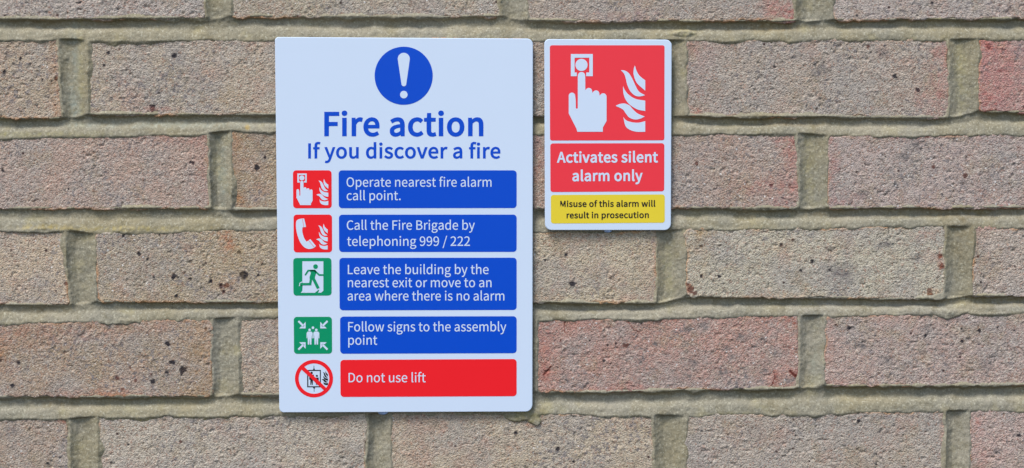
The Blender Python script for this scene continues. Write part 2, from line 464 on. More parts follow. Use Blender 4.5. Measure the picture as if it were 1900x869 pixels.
# mortar-only discolouring
MORT = []
for x, y, rx, ry, c, s in ((60, 44, 60, 5, (120, 106, 70), .5), (200, 44, 40, 5, (122, 108, 74), .4), (1800, 398, 110, 7, (118, 100, 62), .6), (1560, 396, 70, 6, (126, 108, 72), .4),
                           (1870, 560, 70, 7, (126, 108, 62), .7), (1420, 52, 60, 5, (138, 112, 70), .5), (1480, 228, 60, 5, (140, 114, 72), .5),
                           (1110, 50, 30, 6, (128, 122, 100), .3), (120, 750, 50, 6, (126, 108, 70), .5), (60, 576, 60, 4, (130, 110, 72), .5),
                           (1790, 430, 12, 40, (122, 106, 72), .6), (1700, 560, 60, 4, (134, 112, 76), .4), (459, 237, 4, 4, (205, 165, 70), .9),
                           (1270, 62, 20, 7, (196, 184, 132), .7), (975, 775, 30, 12, (142, 132, 78), .7), (1360, 770, 30, 5, (150, 138, 80), .5),
                           (138, 100, 9, 60, (150, 158, 146), .5), (136, 190, 9, 30, (168, 178, 166), .6), (150, 130, 5, 80, (178, 164, 110), .5),
                           (412, 320, 9, 50, (158, 168, 156), .5), (404, 265, 6, 18, (110, 112, 96), .6), (1502, 310, 9, 60, (176, 164, 116), .5), (1785, 150, 10, 60, (180, 168, 118), .5),
                           (1240, 500, 10, 50, (174, 166, 124), .5), (700, 430, 20, 5, (190, 184, 120), .5), (330, 780, 90, 3, (196, 176, 104), .7), (250, 425, 90, 4, (184, 164, 92), .6),
                           (90, 422, 60, 4, (176, 154, 88), .6), (60, 250, 100, 4, (172, 162, 104), .5), (300, 232, 160, 5, (176, 184, 170), .35),
                           (1516, 590, 10, 20, (116, 116, 98), .5), (1515, 680, 10, 30, (152, 156, 140), .4), (1900, 36, 90, 6, (130, 122, 98), .4)):
    X, Z = P1(x, y)
    MORT.append((X, Z, rx * .00042, ry * .00042, lin(c), s, .9))


def paint(me, X, Z, marks, under=None):
    n = len(X)
    col = np.zeros((n, 4), np.float32)
    if under is not None:
        col[:] = under
    wob = {}
    x0, x1, z0, z1 = X.min(), X.max(), Z.min(), Z.max()
    for cx, cz, rx, rz, c, s, rg in marks:
        if cx + 2 * rx < x0 or cx - 2 * rx > x1 or cz + 2 * rz < z0 or cz - 2 * rz > z1:
            continue
        sel = np.nonzero((abs(X - cx) < rx * 2) & (abs(Z - cz) < rz * 2))[0]
        if not len(sel):
            continue
        xs, zs = X[sel], Z[sel]
        r = np.sqrt(((xs - cx) / rx) ** 2 + ((zs - cz) / rz) ** 2)
        wl = max(.0022, min(rx, rz) * .8)
        r = r + (rg * .55 if rg >= .6 else .5) * noise(xs, zs, wl, 91) + (rg * .3 if rg >= .6 else .35) * noise(xs, zs, .0016, 92)
        hard = .22 if rg < .6 else .95
        if rg >= .6:                                   # stains show on some grains and miss others
            s = s * (.50 + .5 * noise(xs, zs, .0015, 93) + .25 * noise(xs, zs, .004, 94))
        a = np.clip(s * (1 - sstep(1 - hard, 1 + hard, r)), 0, 1)
        old = col[sel]
        k = a[:, None]
        tot = old[:, 3:4] * (1 - k) + k
        rgb = np.where(tot > 1e-5, (old[:, :3] * old[:, 3:4] * (1 - k) + np.array(c) * k) / np.maximum(tot, 1e-5), 0)
        col[sel] = np.hstack([rgb, tot])
    at = me.attributes.new('clay_mark', 'FLOAT_COLOR', 'POINT')
    at.data.foreach_set('color', col.ravel())
    return col


def dark_pits(X, Z):
    """small hollows / nodules at the iron spots."""
    h = np.zeros_like(X)
    for cx, cz, rx, rz, c, s, rg in MM:
        if s > .9 and X.min() < cx < X.max() and Z.min() < cz < Z.max():
            r = np.sqrt(((X - cx) / rx) ** 2 + ((Z - cz) / rz) ** 2)
            h -= .0002 * (1 - sstep(.4, 1.2, r))
    return h


def build_brick(k, i, root):
    tl, tr, bl, br, rgb = BR[k][i]
    seed = 1000 + (k + 5) * 40 + i
    rng = random.Random(seed)
    m = .0022
    x0, x1 = min(tl[0], bl[0]) - m, max(tr[0], br[0]) + m
    z0, z1 = min(bl[1], br[1]) - m, max(tl[1], tr[1]) + m
    hidden = (k in (1, 2, 3, 4) and -.165 < x0 and x1 < .005) or (k == 2 and i == 3 and False)
    fine, coarse = (.0007, .0035)
    if hidden:
        fine = .003
    ax = axis(x0, x1, FX0, FX1, fine, coarse)
    az = axis(z0, z1, FZ0, FZ1, fine, coarse)
    X, Z = np.meshgrid(ax, az, indexing='ij')
    shp = X.shape
    # inside distances to the four sides, each a little wavy
    u = (X - x0) / (x1 - x0); v = (Z - z0) / (z1 - z0)
    xl = bl[0] + (tl[0] - bl[0]) * v; xr = br[0] + (tr[0] - br[0]) * v
    zb = bl[1] + (br[1] - bl[1]) * u; zt = tl[1] + (tr[1] - tl[1]) * u
    w = .0012 * noise(X, Z, .015, seed) + .0008 * noise(X, Z, .0046, seed + 1) + .0004 * noise(X, Z, .0019, seed + 2)
    dx = np.minimum(X - xl, xr - X); dz = np.minimum(Z - zb, zt - Z)
    rc = rng.uniform(.002, .0065)
    qx, qz = np.maximum(rc - dx, 0), np.maximum(rc - dz, 0)
    d = np.where((qx > 0) & (qz > 0), rc - np.sqrt(qx ** 2 + qz ** 2), np.minimum(dx, dz)) + w
    R = .0010
    dd = np.clip(d, 0, R)
    edge = -(R - np.sqrt(np.maximum(R * R - (R - dd) ** 2, 0))) * .8
    out = np.clip(-d, 0, None)
    h = edge - np.minimum(out * 7, .012)
    face = -.0006 + rng.uniform(-.0004, .0004) + rng.uniform(-.004, .004) * (X - (x0 + x1) / 2) + rng.uniform(-.008, .008) * (Z - (z0 + z1) / 2)
    rough_k = rng.uniform(.85, 1.25)
    grit = (.00013 * noise(X, Z, .0023, 11) + .00009 * noise(X, Z, .0015, 12) + .00012 * noise(X, Z, .0042, 13) + .00018 * noise(X, Z, .014, 14)
            + .00018 * noise(X, Z, .035, 15))
    pit = -.0008 * sstep(.55, .85, noise(X, Z, .0026, 16)) * sstep(0, .5, noise(X, Z, .02, 17) + .3)
    lump = .0005 * sstep(.65, .9, noise(X, Z, .0030, 18))
    h = h + face + (grit * rough_k + pit + lump) * 1.0
    if not hidden:
        h = h + dark_pits(X, Z)
    border = np.zeros(shp, bool); border[0, :] = border[-1, :] = border[:, 0] = border[:, -1] = True
    h[border] = -.1
    cx, cz = (x0 + x1) / 2, (z0 + z1) / 2
    V = np.stack([X.ravel() - cx, -h.ravel(), Z.ravel() - cz], 1)
    nx, nz = shp
    idx = np.arange(nx * nz).reshape(nx, nz)
    Q = np.stack([idx[:-1, :-1].ravel(), idx[1:, :-1].ravel(), idx[1:, 1:].ravel(), idx[:-1, 1:].ravel()], 1)
    back = [[idx[0, 0], idx[0, -1], idx[-1, -1], idx[-1, 0]]]
    me = mesh_from('brick', V, np.vstack([Q, back]), M_BRICK)
    # ochre rim left by the mortar along the arrises
    rim = .75 * (1 - sstep(.0006, .0026, d + .0008 * noise(X, Z, .003, seed + 5))) * np.clip(.25 + noise(X, Z, .03, seed + 6) + .4 * noise(X, Z, .006, seed + 7), 0, 1)
    under = np.zeros((X.size, 4), np.float32)
    under[:, :3] = lin((196, 146, 100)); under[:, 3] = rim.ravel()
    paint(me, X.ravel(), Z.ravel(), MM, under)
    o = link('brick', me, root, (cx, 0, cz - root.location.z))
    o.color = (*(c * g for c, g in zip(lin(rgb), (1.30, 1.22, 1.07))), 1)
    return o


def mortar_height(X, Z):
    """how far the mortar stands out from the plane of the brick faces (negative = recessed)."""
    h = np.full(X.shape, -.004)
    keep = np.zeros(X.shape, bool)
    n8 = noise(X, Z, .009, 31); n3 = noise(X, Z, .0035, 32); n20 = noise(X, Z, .024, 33); n60 = noise(X, Z, .07, 34)
    for a, k in enumerate(ORDER):
        xt, zt = curve_of(k, True); xb, zb = curve_of(k, False)
        ZT = np.interp(X, xt, zt); ZB = np.interp(X, xb, zb)
        incourse = (Z <= ZT) & (Z >= ZB)
        din = np.full(X.shape, -1.0)
        hp = np.full(X.shape, -.003)
        v = np.clip((Z - ZB) / np.maximum(ZT - ZB, 1e-6), 0, 1)
        prev = None
        for (tl, tr, bl, br, _) in BR[k]:
            xl = bl[0] + (tl[0] - bl[0]) * v; xr = br[0] + (tr[0] - br[0]) * v
            ins = (X > xl) & (X < xr)
            dd = np.minimum(np.minimum(X - xl, xr - X), np.minimum(ZT - Z, Z - ZB))
            din = np.where(ins, dd, din)
            if prev is not None:
                gap = (X >= prev) & (X <= xl)
                s = (X - prev) / np.maximum(xl - prev, 1e-6) + .05 * n8 + .04 * n20
                s = np.clip(s, 0, 1)
                prof = np.interp(s, [0, .12, .30, .55, .85, 1], [-.0002, -.0020, -.0038, -.0032, -.0012, .0001])
                prof = prof * (1.0 + .35 * n60) + .0002 * n20
                hp = np.where(gap, prof, hp)
            prev = xr
        hin = .0003 + .0012 * np.clip(n20 + .05, -.5, 1) + .0008 * n8 + .0003 * n3 - np.maximum(din, 0) * .62
        hc = np.where(din > 0, hin, hp)
        h = np.where(incourse, hc, h)
        keep |= incourse & (din < .0065)
        # bed joint below this course
        if a + 1 < len(ORDER):
            k2 = ORDER[a + 1]
            x2, z2 = curve_of(k2, True)
            ZL = np.interp(X, x2, z2)
            t = (Z - ZL) / np.maximum(ZB - ZL, 1e-6)
            bed = (t > -.25) & (t < 1.25)
            tj = t + .07 * n8 + .03 * n3
            near = np.zeros(X.shape)
            pr = None
            for (tl, tr, bl, br, _) in BR[k]:
                if pr is not None:
                    c, hw = (pr + bl[0]) / 2, (bl[0] - pr) / 2
                    near = np.maximum(near, 1 - sstep(hw, hw + .007, abs(X - c)))
                pr = br[0]
            g = np.clip(.62 + .28 * sstep(-.15, .30, X) + .55 * noise(X, Z * 0 + k * .31, .085, 40) + .2 * noise(X, Z * 0 + k * .17, .02, 41), .22, 1.15)
            sh = .08 * noise(X, Z * 0 + k * .31, .06, 42)
            deep = np.interp(tj + sh, [-.2, 0, .2, .34, .46, .58, .86, .95, 1.01, 1.2],
                             [-.0006, -.0001, -.0006, -.0013, -.0032, -.0057, -.0062, -.0038, -.0003, -.0000])
            flat = np.interp(tj, [-.2, 0, .2, .6, 1.0, 1.2], [-.0006, -.0001, -.0008, -.0026, -.0020, -.0002])
            gg = np.clip(g * (1 - .7 * near), 0, 1)
            hb = flat * (1 - gg) + deep * gg + .00025 * n20
            wgt = sstep(-.10, .03, t) * (1 - sstep(1.0, 1.12, t))
            hcur = h
            # next course is written later; remember the bed so it can be laid over it
            h = np.where(bed, hcur * (1 - wgt) + hb * wgt, h)
            keep |= bed
            BED.append((t, hb))
            h = np.where((t >= 0) & (t <= 1), hb, h)
    for t, hb in BED:
        lowr = (t < 0) & (t > -.12)
        wgt = sstep(-.12, 0, t)
        h = np.where(lowr, h * (1 - wgt) + hb * wgt, h)
    BED.clear()
    for x, y, rx, ry, dh in SMEAR:
        cx, cz = P1(x, y)
        r = np.sqrt(((X - cx) / (rx * .00042)) ** 2 + ((Z - cz) / (ry * .00042)) ** 2) + .35 * noise(X, Z, .005, 44) + .15 * n3
        kk = 1 - sstep(.55, 1.15, r)
        h = np.maximum(h, h * (1 - kk) + (dh + .0005 * n3 + .0005 * n8) * kk)
        keep |= r < 1.4
    fineg = .00026 * noise(X, Z, .0017, 51) + .00018 * noise(X, Z, .0028, 52) + .00012 * noise(X, Z, .006, 53)
    return h + fineg, keep


BED = []
SMEAR = [(972, 772, 34, 13, .0008), (990, 782, 20, 10, .0006), (1270, 62, 20, 6, .0008), (1764, 582, 22, 12, .0006), (1215, 592, 16, 6, .0006),
         (220, 598, 42, 6, .0004), (1300, 424, 30, 6, .0004), (60, 428, 60, 5, .0004), (1745, 553, 14, 8, .0004), (1510, 770, 8, 8, .0004), (230, 428, 26, 6, .0004)]


def build_mortar(root):
    z_hi = max(BR[ORDER[0]][0][0][1], BR[ORDER[0]][-1][0][1]) + .01
    z_lo = min(BR[ORDER[-1]][0][2][1], BR[ORDER[-1]][-1][2][1]) - .01
    ax = axis(WX0, WX1, FX0, FX1, .0008, .004)
    az = axis(z_lo, z_hi, FZ0, FZ1, .0008, .004)
    X, Z = np.meshgrid(ax, az, indexing='ij')
    h, keep = mortar_height(X, Z)
    nx, nz = X.shape
    idx = np.arange(nx * nz).reshape(nx, nz)
    Q = np.stack([idx[:-1, :-1], idx[1:, :-1], idx[1:, 1:], idx[:-1, 1:]], -1).reshape(-1, 4)
    kf = (keep[:-1, :-1] | keep[1:, :-1] | keep[1:, 1:] | keep[:-1, 1:]).ravel()
    Q = Q[kf]
    used = np.unique(Q)
    remap = np.full(nx * nz, -1); remap[used] = np.arange(len(used))
    V = np.stack([X.ravel()[used], -h.ravel()[used], Z.ravel()[used] - root.location.z], 1)
    me = mesh_from('mortar', V, remap[Q], M_MORTAR)
    paint(me, X.ravel()[used], Z.ravel()[used], MORT)
    return link('mortar', me, root)


z_bottom = min(BR[ORDER[-1]][0][2][1], BR[ORDER[-1]][-1][2][1]) - .01
wall = bpy.data.objects.new('brick_wall', None)
COL.objects.link(wall)
wall.location = (0, 0, z_bottom)
wall['label'] = 'weathered wall of buff and pink bricks with recessed mortar joints behind both signs'
wall['category'] = 'wall'
build_mortar(wall)
for k in ORDER:
    for i in range(len(BR[k])):
        build_brick(k, i, wall)

OUTWARD = -1
# letter outlines (bezier points: left handle, point, right handle; thousandths)
CAPH = 0.257
GLYPHS = {
    ' ': (78, []),
    '.': (97, [[[36,-5,49,-5,61,-5],[72,5,72,20,72,34],[61,44,49,44,36,44],[26,34,26,20,26,5]]]),
    '/': (137, [[[39,51,4,-63,12,-63],[19,-63,27,-63,62,51],[97,164,132,278,124,278],[117,278,109,278,74,164]]]),
    '2': (194, [[[15,6,15,0,69,0],[123,0,177,0,177,9],[177,18,177,28,153,28],[129,28,106,28,93,28],[77,26,64,25,124,82],[165,134,165,186,165,231],[136,261,90,261,57,261],[35,246,14,224,20,218],[26,212,33,206,47,223],[65,235,86,235,118,235],[133,214,133,185,133,140],[96,89,15,19,15,13]]]),
    '9': (194, [[[54,-5,82,-5,130,-5],[175,35,175,139,175,221],[138,261,89,261,49,261],[15,228,15,178,15,125],[43,97,86,97,107,97],[130,110,145,129,143,49],[114,22,81,22,64,22],[49,29,38,42,32,35],[26,28,20,22,35,7]],[[141,208,145,155,128,131],[109,121,91,121,61,121],[46,144,46,178,46,213],[64,236,89,236,122,236]]]),
    'A': (213, [[[30,86,1,0,12,0],[23,0,34,0,42,26],[51,52,59,78,90,78],[121,78,153,78,161,52],[169,26,177,0,189,0],[200,0,211,0,182,86],[153,171,124,257,112,257],[100,257,88,257,59,171]],[[93,104,67,104,71,117],[75,130,79,144,89,173],[97,200,105,230,106,230],[106,230,106,230,115,201],[123,173,132,144,136,130],[141,117,145,104,119,104]]]),
    'B': (230, [[[35,86,35,0,63,0],[90,0,117,0,174,0],[214,25,214,75,214,110],[193,131,162,137,162,137],[162,138,162,138,186,146],[200,168,200,194,200,239],[163,257,111,257,86,257],[61,257,35,257,35,171]],[[80,148,68,148,68,176],[68,203,68,231,81,231],[94,231,107,231,147,231],[168,220,168,190,168,164],[150,148,106,148,93,148]],[[83,26,68,26,68,58],[68,90,68,123,83,123],[97,123,112,123,158,123],[182,108,182,76,182,42],[157,26,112,26,97,26]]]),
    'C': (223, [[[68,-5,132,-5,165,-5],[190,9,211,32,205,39],[199,46,193,53,176,35],[158,24,133,24,84,24],[54,64,54,129,54,193],[86,233,134,233,157,233],[173,223,187,209,193,216],[199,223,204,230,190,246],[165,261,134,261,69,261],[20,211,20,128,20,45]]]),
    'D': (241, [[[35,86,35,0,57,0],[79,0,101,0,178,0],[220,48,220,129,220,211],[178,257,99,257,78,257],[57,257,35,257,35,171]],[[77,27,68,27,68,95],[68,162,68,230,77,230],[87,230,97,230,157,230],[187,194,187,129,187,64],[157,27,97,27,87,27]]]),
    'F': (193, [[[35,86,35,0,46,0],[57,0,68,0,68,38],[68,77,68,115,100,115],[133,115,166,115,166,124],[166,133,166,143,133,143],[100,143,68,143,68,171],[68,200,68,229,106,229],[145,229,183,229,183,238],[183,248,183,257,134,257],[85,257,35,257,35,171]]]),
    'I': (102, [[[35,86,35,0,46,0],[57,0,68,0,68,86],[68,171,68,257,57,257],[46,257,35,257,35,171]]]),
    'L': (190, [[[35,86,35,0,84,0],[132,0,180,0,180,9],[180,18,180,28,143,28],[105,28,68,28,68,104],[68,180,68,257,57,257],[46,257,35,257,35,171]]]),
    'M': (284, [[[35,86,35,0,45,0],[55,0,64,0,64,47],[64,95,64,142,64,164],[62,195,60,218,61,218],[61,218,62,218,69,198],[75,179,82,159,99,115],[115,70,131,26,138,26],[145,26,153,26,169,70],[185,115,201,159,208,179],[215,198,222,218,222,218],[223,218,223,218,221,195],[219,164,219,142,219,95],[219,47,219,0,229,0],[239,0,249,0,249,86],[249,171,249,257,236,257],[223,257,210,257,194,211],[177,165,161,119,155,102],[150,84,143,66,143,66],[142,66,142,66,136,84],[130,102,123,119,107,165],[91,211,74,257,61,257],[48,257,35,257,35,171]]]),
    'O': (260, [[[65,-5,130,-5,194,-5],[239,47,239,129,239,211],[194,261,130,261,65,261],[20,211,20,129,20,47]],[[176,24,130,24,84,24],[54,65,54,129,54,193],[84,233,130,233,176,233],[206,193,206,129,206,65]]]),
    'a': (197, [[[44,-5,76,-5,99,-5],[121,8,139,23,139,23],[140,23,140,23,141,15],[142,8,143,0,152,0],[160,0,169,0,169,39],[169,78,169,117,169,164],[150,195,103,195,72,195],[46,181,29,170,33,163],[37,155,41,148,56,158],[76,168,98,168,129,168],[137,145,137,120,56,111],[21,91,21,49,21,15]],[[103,21,85,21,66,21],[51,30,51,51,51,76],[73,92,137,99,137,81],[137,64,137,46,119,30]]]),
    'b': (216, [[[98,-5,116,-5,159,-5],[199,33,199,98,199,157],[172,195,123,195,102,195],[81,183,63,168,63,180],[64,191,64,202,64,228],[64,253,64,279,54,279],[43,279,32,279,32,186],[32,93,32,0,41,0],[49,0,58,0,59,7],[60,13,61,20,61,20],[62,20,62,20,78,5]],[[142,22,111,22,98,22],[81,27,64,42,64,75],[64,109,64,142,82,159],[99,168,115,168,151,168],[165,140,165,98,165,51]]]),
    'c': (178, [[[57,-5,107,-5,130,-5],[152,5,169,19,164,26],[159,34,155,41,143,30],[127,22,110,22,75,22],[51,51,51,95,51,139],[76,168,111,168,126,168],[138,161,149,152,154,159],[160,166,165,173,152,185],[134,195,110,195,61,195],[18,158,18,95,18,32]]]),
    'd': (217, [[[49,-5,97,-5,120,-5],[140,8,155,22,155,22],[155,22,156,22,157,15],[158,7,159,0,167,0],[176,0,185,0,185,93],[185,186,185,279,174,279],[163,279,153,279,153,254],[153,230,153,206,153,195],[154,184,154,173,138,187],[123,195,101,195,57,195],[19,157,19,95,19,32]],[[121,22,104,22,71,22],[51,49,51,95,51,139],[76,168,106,168,122,168],[137,162,153,148,153,115],[153,82,153,48,137,31]]]),
    'e': (194, [[[58,-5,109,-5,135,-5],[155,4,172,15,168,22],[164,29,160,36,146,27],[131,21,113,21,77,21],[52,47,50,88,92,88],[135,88,178,88,179,92],[179,99,179,106,179,160],[152,195,103,195,60,195],[18,157,18,95,18,32]],[[83,110,49,110,53,148],[77,169,104,169,134,169],[151,149,151,110,117,110]]]),
    'f': (114, [[[12,172,12,164,20,164],[29,164,37,164,37,109],[37,55,37,0,48,0],[59,0,69,0,69,55],[69,109,69,164,83,164],[96,164,110,164,110,173],[110,181,110,190,96,190],[83,190,69,190,69,200],[69,210,69,220,69,245],[78,258,96,258,103,258],[111,256,118,252,120,261],[122,269,125,277,116,281],[105,283,93,283,55,283],[37,259,37,221,37,210],[37,200,37,190,29,190],[20,189,12,188,12,180]]]),
    'g': (197, [[[50,-88,96,-88,155,-88],[193,-57,193,-22,193,10],[170,23,126,23,114,23],[101,23,89,23,63,23],[56,32,56,44,56,55],[61,61,68,67,76,63],[87,60,96,60,135,60],[166,86,166,126,166,143],[159,157,150,166,163,166],[176,166,189,166,189,174],[189,182,189,190,167,190],[145,190,123,190,116,193],[107,195,96,195,58,195],[25,169,25,127,25,104],[37,86,50,76,50,76],[50,75,50,75,40,68],[29,55,29,39,29,24],[36,14,46,8,46,7],[46,7,46,6,28,-5],[18,-20,18,-37,18,-69]],[[118,82,96,82,74,82],[56,99,56,127,56,155],[74,172,96,172,119,172],[137,155,137,127,137,99]],[[138,-65,101,-65,66,-65],[46,-53,46,-32,46,-21],[51,-10,65,0,74,-2],[83,-3,90,-3,101,-3],[112,-3,123,-3,148,-3],[161,-9,161,-27,161,-47]]]),
    'h': (212, [[[32,93,32,0,43,0],[54,0,64,0,64,46],[64,92,64,138,83,157],[97,167,116,167,141,167],[152,152,152,116,152,77],[152,39,152,0,163,0],[174,0,184,0,184,40],[184,80,184,120,184,169],[166,195,126,195,100,195],[81,181,63,163,63,176],[64,189,64,202,64,228],[64,253,64,279,54,279],[43,279,32,279,32,186]]]),
    'i': (96, [[[32,63,32,0,43,0],[54,0,64,0,64,63],[64,127,64,190,54,190],[43,190,32,190,32,127]],[[36,229,48,229,61,229],[70,238,70,251,70,263],[61,271,48,271,36,271],[27,263,27,251,27,238]]]),
    'l': (99, [[[42,-5,66,-5,75,-5],[80,-3,84,-2,83,6],[81,15,80,23,76,22],[75,22,73,22,68,22],[64,26,64,36,64,117],[64,198,64,279,54,279],[43,279,32,279,32,198],[32,118,32,38,32,11]]]),
    'm': (324, [[[32,63,32,0,43,0],[54,0,64,0,64,46],[64,92,64,138,82,158],[98,167,112,167,136,167],[147,152,147,116,147,77],[147,39,147,0,158,0],[169,0,179,0,179,46],[179,92,179,138,197,158],[213,167,227,167,251,167],[263,152,263,116,263,77],[263,39,263,0,273,0],[284,0,294,0,294,40],[294,80,294,120,294,169],[276,195,237,195,214,195],[194,180,174,159,166,181],[151,195,121,195,99,195],[79,181,62,162,62,162],[62,162,62,162,61,172],[60,181,58,190,50,190],[41,190,32,190,32,127]]]),
    'n': (213, [[[32,63,32,0,43,0],[54,0,64,0,64,46],[64,92,64,138,83,157],[97,167,116,167,141,167],[152,152,152,116,152,77],[152,39,152,0,163,0],[174,0,184,0,184,40],[184,80,184,120,184,169],[166,195,126,195,100,195],[80,181,62,162,62,162],[62,162,62,162,61,172],[60,181,58,190,50,190],[41,190,32,190,32,127]]]),
    'o': (212, [[[60,-5,106,-5,153,-5],[194,32,194,95,194,158],[153,195,106,195,60,195],[18,158,18,95,18,32]],[[139,22,106,22,73,22],[51,51,51,95,51,139],[73,168,106,168,139,168],[161,139,161,95,161,51]]]),
    'p': (217, [[[32,10,32,-80,43,-80],[54,-80,64,-80,64,-59],[64,-37,64,-16,64,-5],[64,6,63,18,81,3],[99,-5,116,-5,159,-5],[199,33,199,98,199,157],[172,195,123,195,101,195],[79,182,62,168,62,168],[62,168,62,168,61,175],[60,183,58,190,50,190],[41,190,32,190,32,100]],[[142,22,111,22,98,22],[81,27,64,42,64,75],[64,109,64,142,83,159],[99,168,115,168,151,168],[165,140,165,98,165,51]]]),
    'r': (136, [[[32,63,32,0,43,0],[54,0,64,0,64,41],[64,81,64,122,77,154],[96,166,112,166,120,166],[124,165,131,163,133,172],[135,182,137,191,131,194],[125,195,116,195,95,195],[76,180,62,155,62,155],[62,155,62,155,61,167],[60,179,58,190,50,190],[41,190,32,190,32,127]]]),
    's': (164, [[[55,-5,82,-5,127,-5],[151,21,151,52,151,88],[121,99,93,110,72,118],[52,125,52,143,52,158],[63,170,88,170,104,170],[118,163,131,153,136,160],[141,167,146,173,132,185],[111,195,87,195,46,195],[22,171,22,141,22,109],[50,96,77,86,98,78],[120,69,120,50,120,34],[108,20,83,20,60,20],[43,29,27,43,21,36],[16,29,11,22,29,7]]]),
    't': (132, [[[51,-5,92,-5,104,-5],[116,-1,127,2,125,11],[123,19,121,27,114,24],[106,21,99,21,77,21],[70,35,70,58,70,93],[70,129,70,164,87,164],[104,164,121,164,121,173],[121,181,121,190,104,190],[87,190,70,190,70,208],[70,226,70,244,61,244],[52,244,43,244,42,226],[41,208,40,190,30,190],[19,189,9,188,9,180],[9,172,9,164,19,164],[28,164,38,164,38,129],[38,94,38,59,38,21]]]),
    'u': (212, [[[48,-5,88,-5,114,-5],[133,9,151,30,151,30],[151,30,152,30,152,20],[153,10,154,0,163,0],[172,0,181,0,181,63],[181,127,181,190,170,190],[159,190,149,190,149,145],[149,100,149,55,131,33],[117,23,97,23,72,23],[62,38,62,74,62,112],[62,151,62,190,51,190],[40,190,29,190,29,150],[29,110,29,70,29,21]]]),
    'v': (182, [[[50,63,73,0,86,0],[98,0,111,0,133,63],[155,127,178,190,167,190],[157,190,146,190,134,154],[122,118,110,82,105,63],[98,44,93,26,92,26],[92,26,91,26,85,44],[79,63,74,82,62,118],[50,154,38,190,27,190],[16,190,5,190,27,127]]]),
    'w': (281, [[[45,63,62,0,75,0],[87,0,99,0,108,34],[117,68,126,102,131,120],[135,138,139,157,140,157],[141,157,141,157,146,138],[149,120,154,103,163,68],[172,34,181,0,194,0],[207,0,220,0,237,63],[255,127,272,190,261,190],[251,190,241,190,232,153],[222,117,213,80,209,62],[206,45,202,27,201,27],[201,27,200,27,195,45],[191,62,187,80,177,117],[167,153,157,190,146,190],[136,190,126,190,116,153],[106,117,96,80,91,62],[87,45,83,27,83,27],[82,27,82,27,78,45],[74,62,70,80,61,117],[51,153,42,190,31,190],[20,190,9,190,27,127]]]),
    'x': (174, [[[26,33,5,0,16,0],[28,0,39,0,47,15],[56,30,64,44,71,56],[77,68,84,78,84,78],[85,78,85,78,93,68],[100,56,106,44,115,30],[125,15,134,0,146,0],[157,0,169,0,148,32],[127,64,106,96,126,127],[145,159,164,190,153,190],[142,190,131,190,123,176],[115,162,107,148,102,138],[96,127,91,117,90,117],[90,117,89,117,83,127],[76,138,70,148,62,162],[53,176,45,190,33,190],[22,190,10,190,29,160],[49,129,68,99,47,66]]]),
    'y': (182, [[[27,-82,35,-82,73,-82],[93,-53,106,-16,130,53],[154,121,178,190,167,190],[157,190,147,190,135,155],[124,120,112,85,107,68],[102,48,97,31,96,31],[96,31,95,31,89,49],[82,68,76,85,63,120],[51,155,38,190,27,190],[16,190,5,190,30,127],[55,63,81,0,79,-5],[78,-10,77,-15,69,-38],[55,-56,34,-56,29,-56],[23,-54,19,-53,17,-61],[15,-70,13,-78,19,-81]]]),
}

# ------------------------------------------------------------------ the two signs
YF = -.0042                    # front of the boards
LAYER = .00012                 # thickness of one layer of print


def flatten(spline, pen):
    """bezier outline of one letter ring -> points."""
    out = []
    n = len(spline)
    for i in range(n):
        p, q = spline[i], spline[(i + 1) % n]
        p0, p1, p2, p3 = (np.array(v, float) for v in (p[2:4], p[4:6], q[0:2], q[2:4]))
        straight = abs(np.cross(p1 - p0, p3 - p0)) + abs(np.cross(p2 - p0, p3 - p0)) < 60
        for s in range(1 if straight else 5):
            t = s / 5
            v = p0 * (1 - t) ** 3 + 3 * p1 * t * (1 - t) ** 2 + 3 * p2 * t * t * (1 - t) + p3 * t ** 3
            v = ((v[0] + pen) / 1000, v[1] / 1000)
            if not out or abs(v[0] - out[-1][0]) + abs(v[1] - out[-1][1]) > .0025:
                out.append(v)
    if abs(out[0][0] - out[-1][0]) + abs(out[0][1] - out[-1][1]) < .0025:
        out.pop()
    return out


def ring_area(q):
    return sum(q[i - 1][0] * q[i][1] - q[i][0] * q[i - 1][1] for i in range(len(q))) / 2


def inside(p, q):
    c = False
    for i in range(len(q)):
        (x0, y0), (x1, y1) = q[i - 1], q[i]
        if (y0 > p[1]) != (y1 > p[1]) and p[0] < x0 + (p[1] - y0) / (y1 - y0) * (x1 - x0):
            c = not c
    return c


def grow(q, w):
    """move every side outwards by w (letters run clockwise, their holes the other way)."""
    if not w:
        return q
    out = []
    n = len(q)
    for i in range(n):
        a, b, c = (np.array(q[k % n]) for k in (i - 1, i, i + 1))
        u = (b - a) / np.linalg.norm(b - a); v = (c - b) / np.linalg.norm(c - b)
        nu, nv = np.array((-u[1], u[0])), np.array((-v[1], v[0]))
        m = nu + nv
        l = np.linalg.norm(m)
        m = m / l if l > .1 else nu
        turn = u[0] * v[1] - u[1] * v[0]
        k = min(1.3 if turn > 0 else 6.0, 1 / max(.15, float(np.dot(m, nu))))
        out.append(tuple(b + m * w * k * OUTWARD))
    # a side that the move has turned round has vanished: close it up
    old = [tuple(p) for p in q]
    for _ in range(6):
        bad = -1
        for i in range(len(out)):
            j = (i + 1) % len(out)
            if (out[j][0] - out[i][0]) * (old[j][0] - old[i][0]) + (out[j][1] - out[i][1]) * (old[j][1] - old[i][1]) < 0:
                bad = i
                break
        if bad < 0 or len(out) < 5:
            break
        j = (bad + 1) % len(out)
        for L in (out, old):
            L[bad] = ((L[bad][0] + L[j][0]) / 2, (L[bad][1] + L[j][1]) / 2)
            del L[j]
    return out


